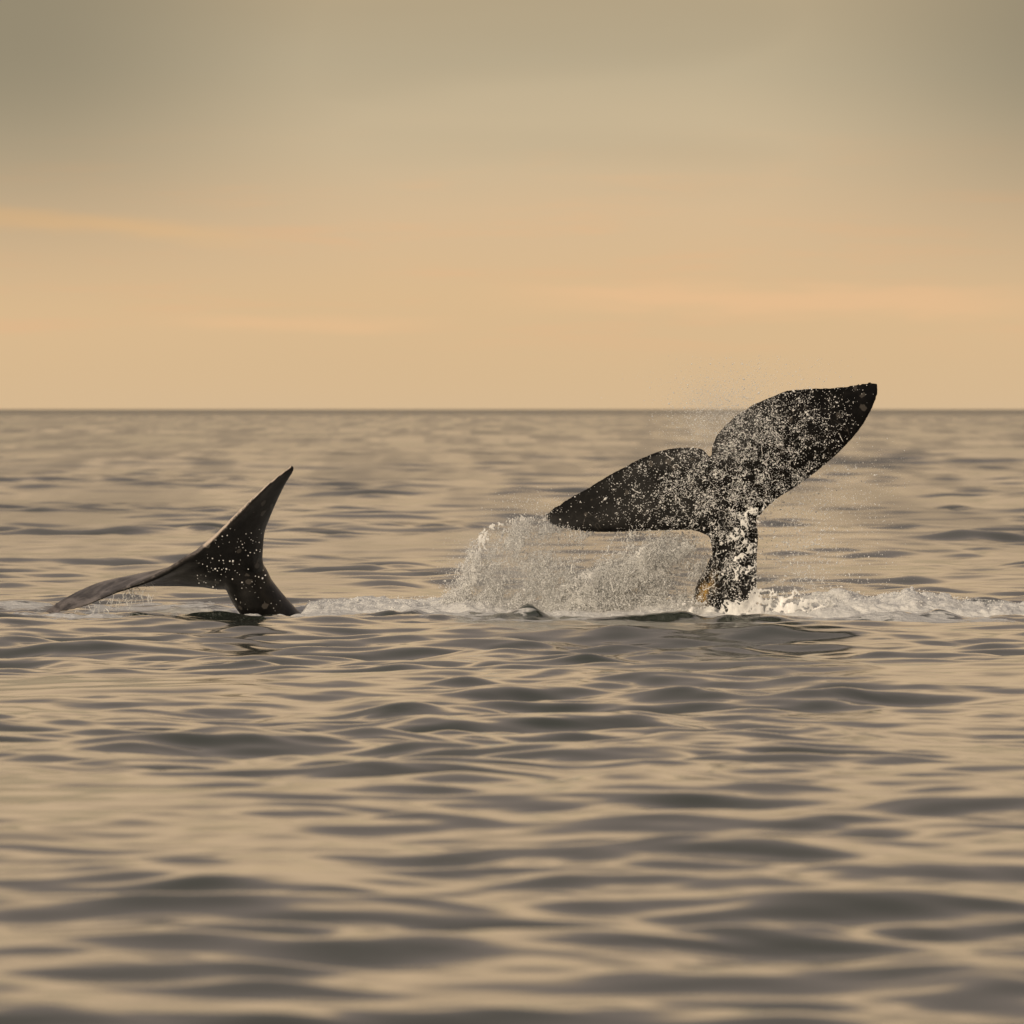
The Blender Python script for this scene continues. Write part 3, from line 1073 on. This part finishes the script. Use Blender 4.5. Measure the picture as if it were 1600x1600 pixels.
def foam_heap(name, xs, top, q0, q1, label, seed, puff=0.20, step=0.017):
    """a bank of whitewater: xs picture columns, top picture rows of its crest, q0..q1 reach in depth round the whales"""
    x0, x1 = (xs[0] - 800) * D0 / F, (xs[-1] - 800) * D0 / F
    gx = np.arange(x0, x1, step)
    nvv = int((q1 - q0) / 0.022)
    u = np.linspace(0, 1, nvv)
    X, U = np.meshgrid(gx, u)
    x, u = X.ravel(), U.ravel()
    px = 800 + x * F / D0
    h = (CAM_H - (np.interp(px, xs, top) - HOR) * D0 / F)
    q = q0 + (q1 - q0) * u
    rag = 0.45 + 0.9 * fbm(x * 2.3, q * 1.6, seed=seed + 3, oct=3)
    prof = np.sin(np.pi * np.clip(u, 0, 1)) ** 0.8
    ends = sstep(px, xs[0], xs[0] + 30) * (1 - sstep(px, xs[-1] - 30, xs[-1]))
    z = -0.06 + (h * 0.92 + 0.06) * prof * ends * rag
    y = D0 + q
    d = billow(x, y, z, seed, 1.0) * puff * (0.25 + 0.75 * prof) * ends
    # push along a rough outward direction: up, and towards the nearer side
    dy = np.where(u < 0.5, -1.0, 1.0) * (1 - prof) * 0.8
    co = np.stack([x + (fbm(x * 5, q * 5, seed=seed + 8, oct=2) - .5) * 0.1, y + dy * d, z + d * 0.9 - 0.02 * (1 - ends)], 1)
    nx = len(gx)
    i = (np.arange(nvv - 1)[:, None] * nx + np.arange(nx - 1)[None, :]).ravel()
    ob = mesh_np(name, co, np.stack([i, i + 1, i + nx + 1, i + nx], 1), MF)
    return tag(ob, label, 'foam', kind='stuff')


foam_heap('sea_foam', [1170, 1230, 1290, 1320, 1360, 1400, 1430, 1470, 1540, 1620, 1700], [950, 948, 934, 926, 938, 936, 926, 936, 944, 950, 955],
          -1.0, 1.6, 'billowing white foam bank right of the raised tail', 71)
foam_heap('sea_foam', [455, 500, 560, 600, 660, 700, 740, 800, 860, 950, 1050, 1200], [960, 944, 939, 943, 942, 937, 937, 944, 946, 948, 946, 944],
          -0.9, 2.4, 'frothing white foam between the two tails under the spray', 72, 0.16, 0.02)
foam_heap('sea_foam', [195, 240, 290, 330, 385], [963, 958, 955, 957, 960], -0.2, 1.2, 'thin white foam under the tail seen edge on', 73, 0.08)
foam_heap('sea_foam', [355, 385, 430, 480, 600], [962, 959, 961, 957, 963], -1.4, -0.5, 'thin white foam line in front of the dark stock', 74, 0.09)
foam_heap('sea_foam', [-60, 0, 40, 90, 150, 210], [966, 960, 963, 958, 962, 966], -1.6, -0.3, 'ragged white foam below the dipping lobe at far left', 75, 0.09)

# flecks of froth breaking up the foam outline
xs = np.concatenate([rng.uniform(1180, 1640, 2600), rng.uniform(480, 1190, 3600)])
topf = np.interp(xs, [480, 560, 700, 800, 950, 1180, 1290, 1320, 1360, 1430, 1540, 1640], [944, 938, 934, 940, 942, 940, 930, 922, 934, 924, 942, 950])
ys = topf + rng.gamma(2.0, 9.0, len(xs)) - 6
ys = np.minimum(ys, 976)
rr = np.clip(np.exp(rng.normal(np.log(0.0055), 0.45, len(xs))), 0.003, 0.02)
o = drops('froth', PV(xs, ys, D0 + 0.1 + rng.normal(0, .35, len(xs))), rr, MS, octa())
tag(o, 'flecks of froth thrown off the foam ridges', 'foam', kind='stuff')
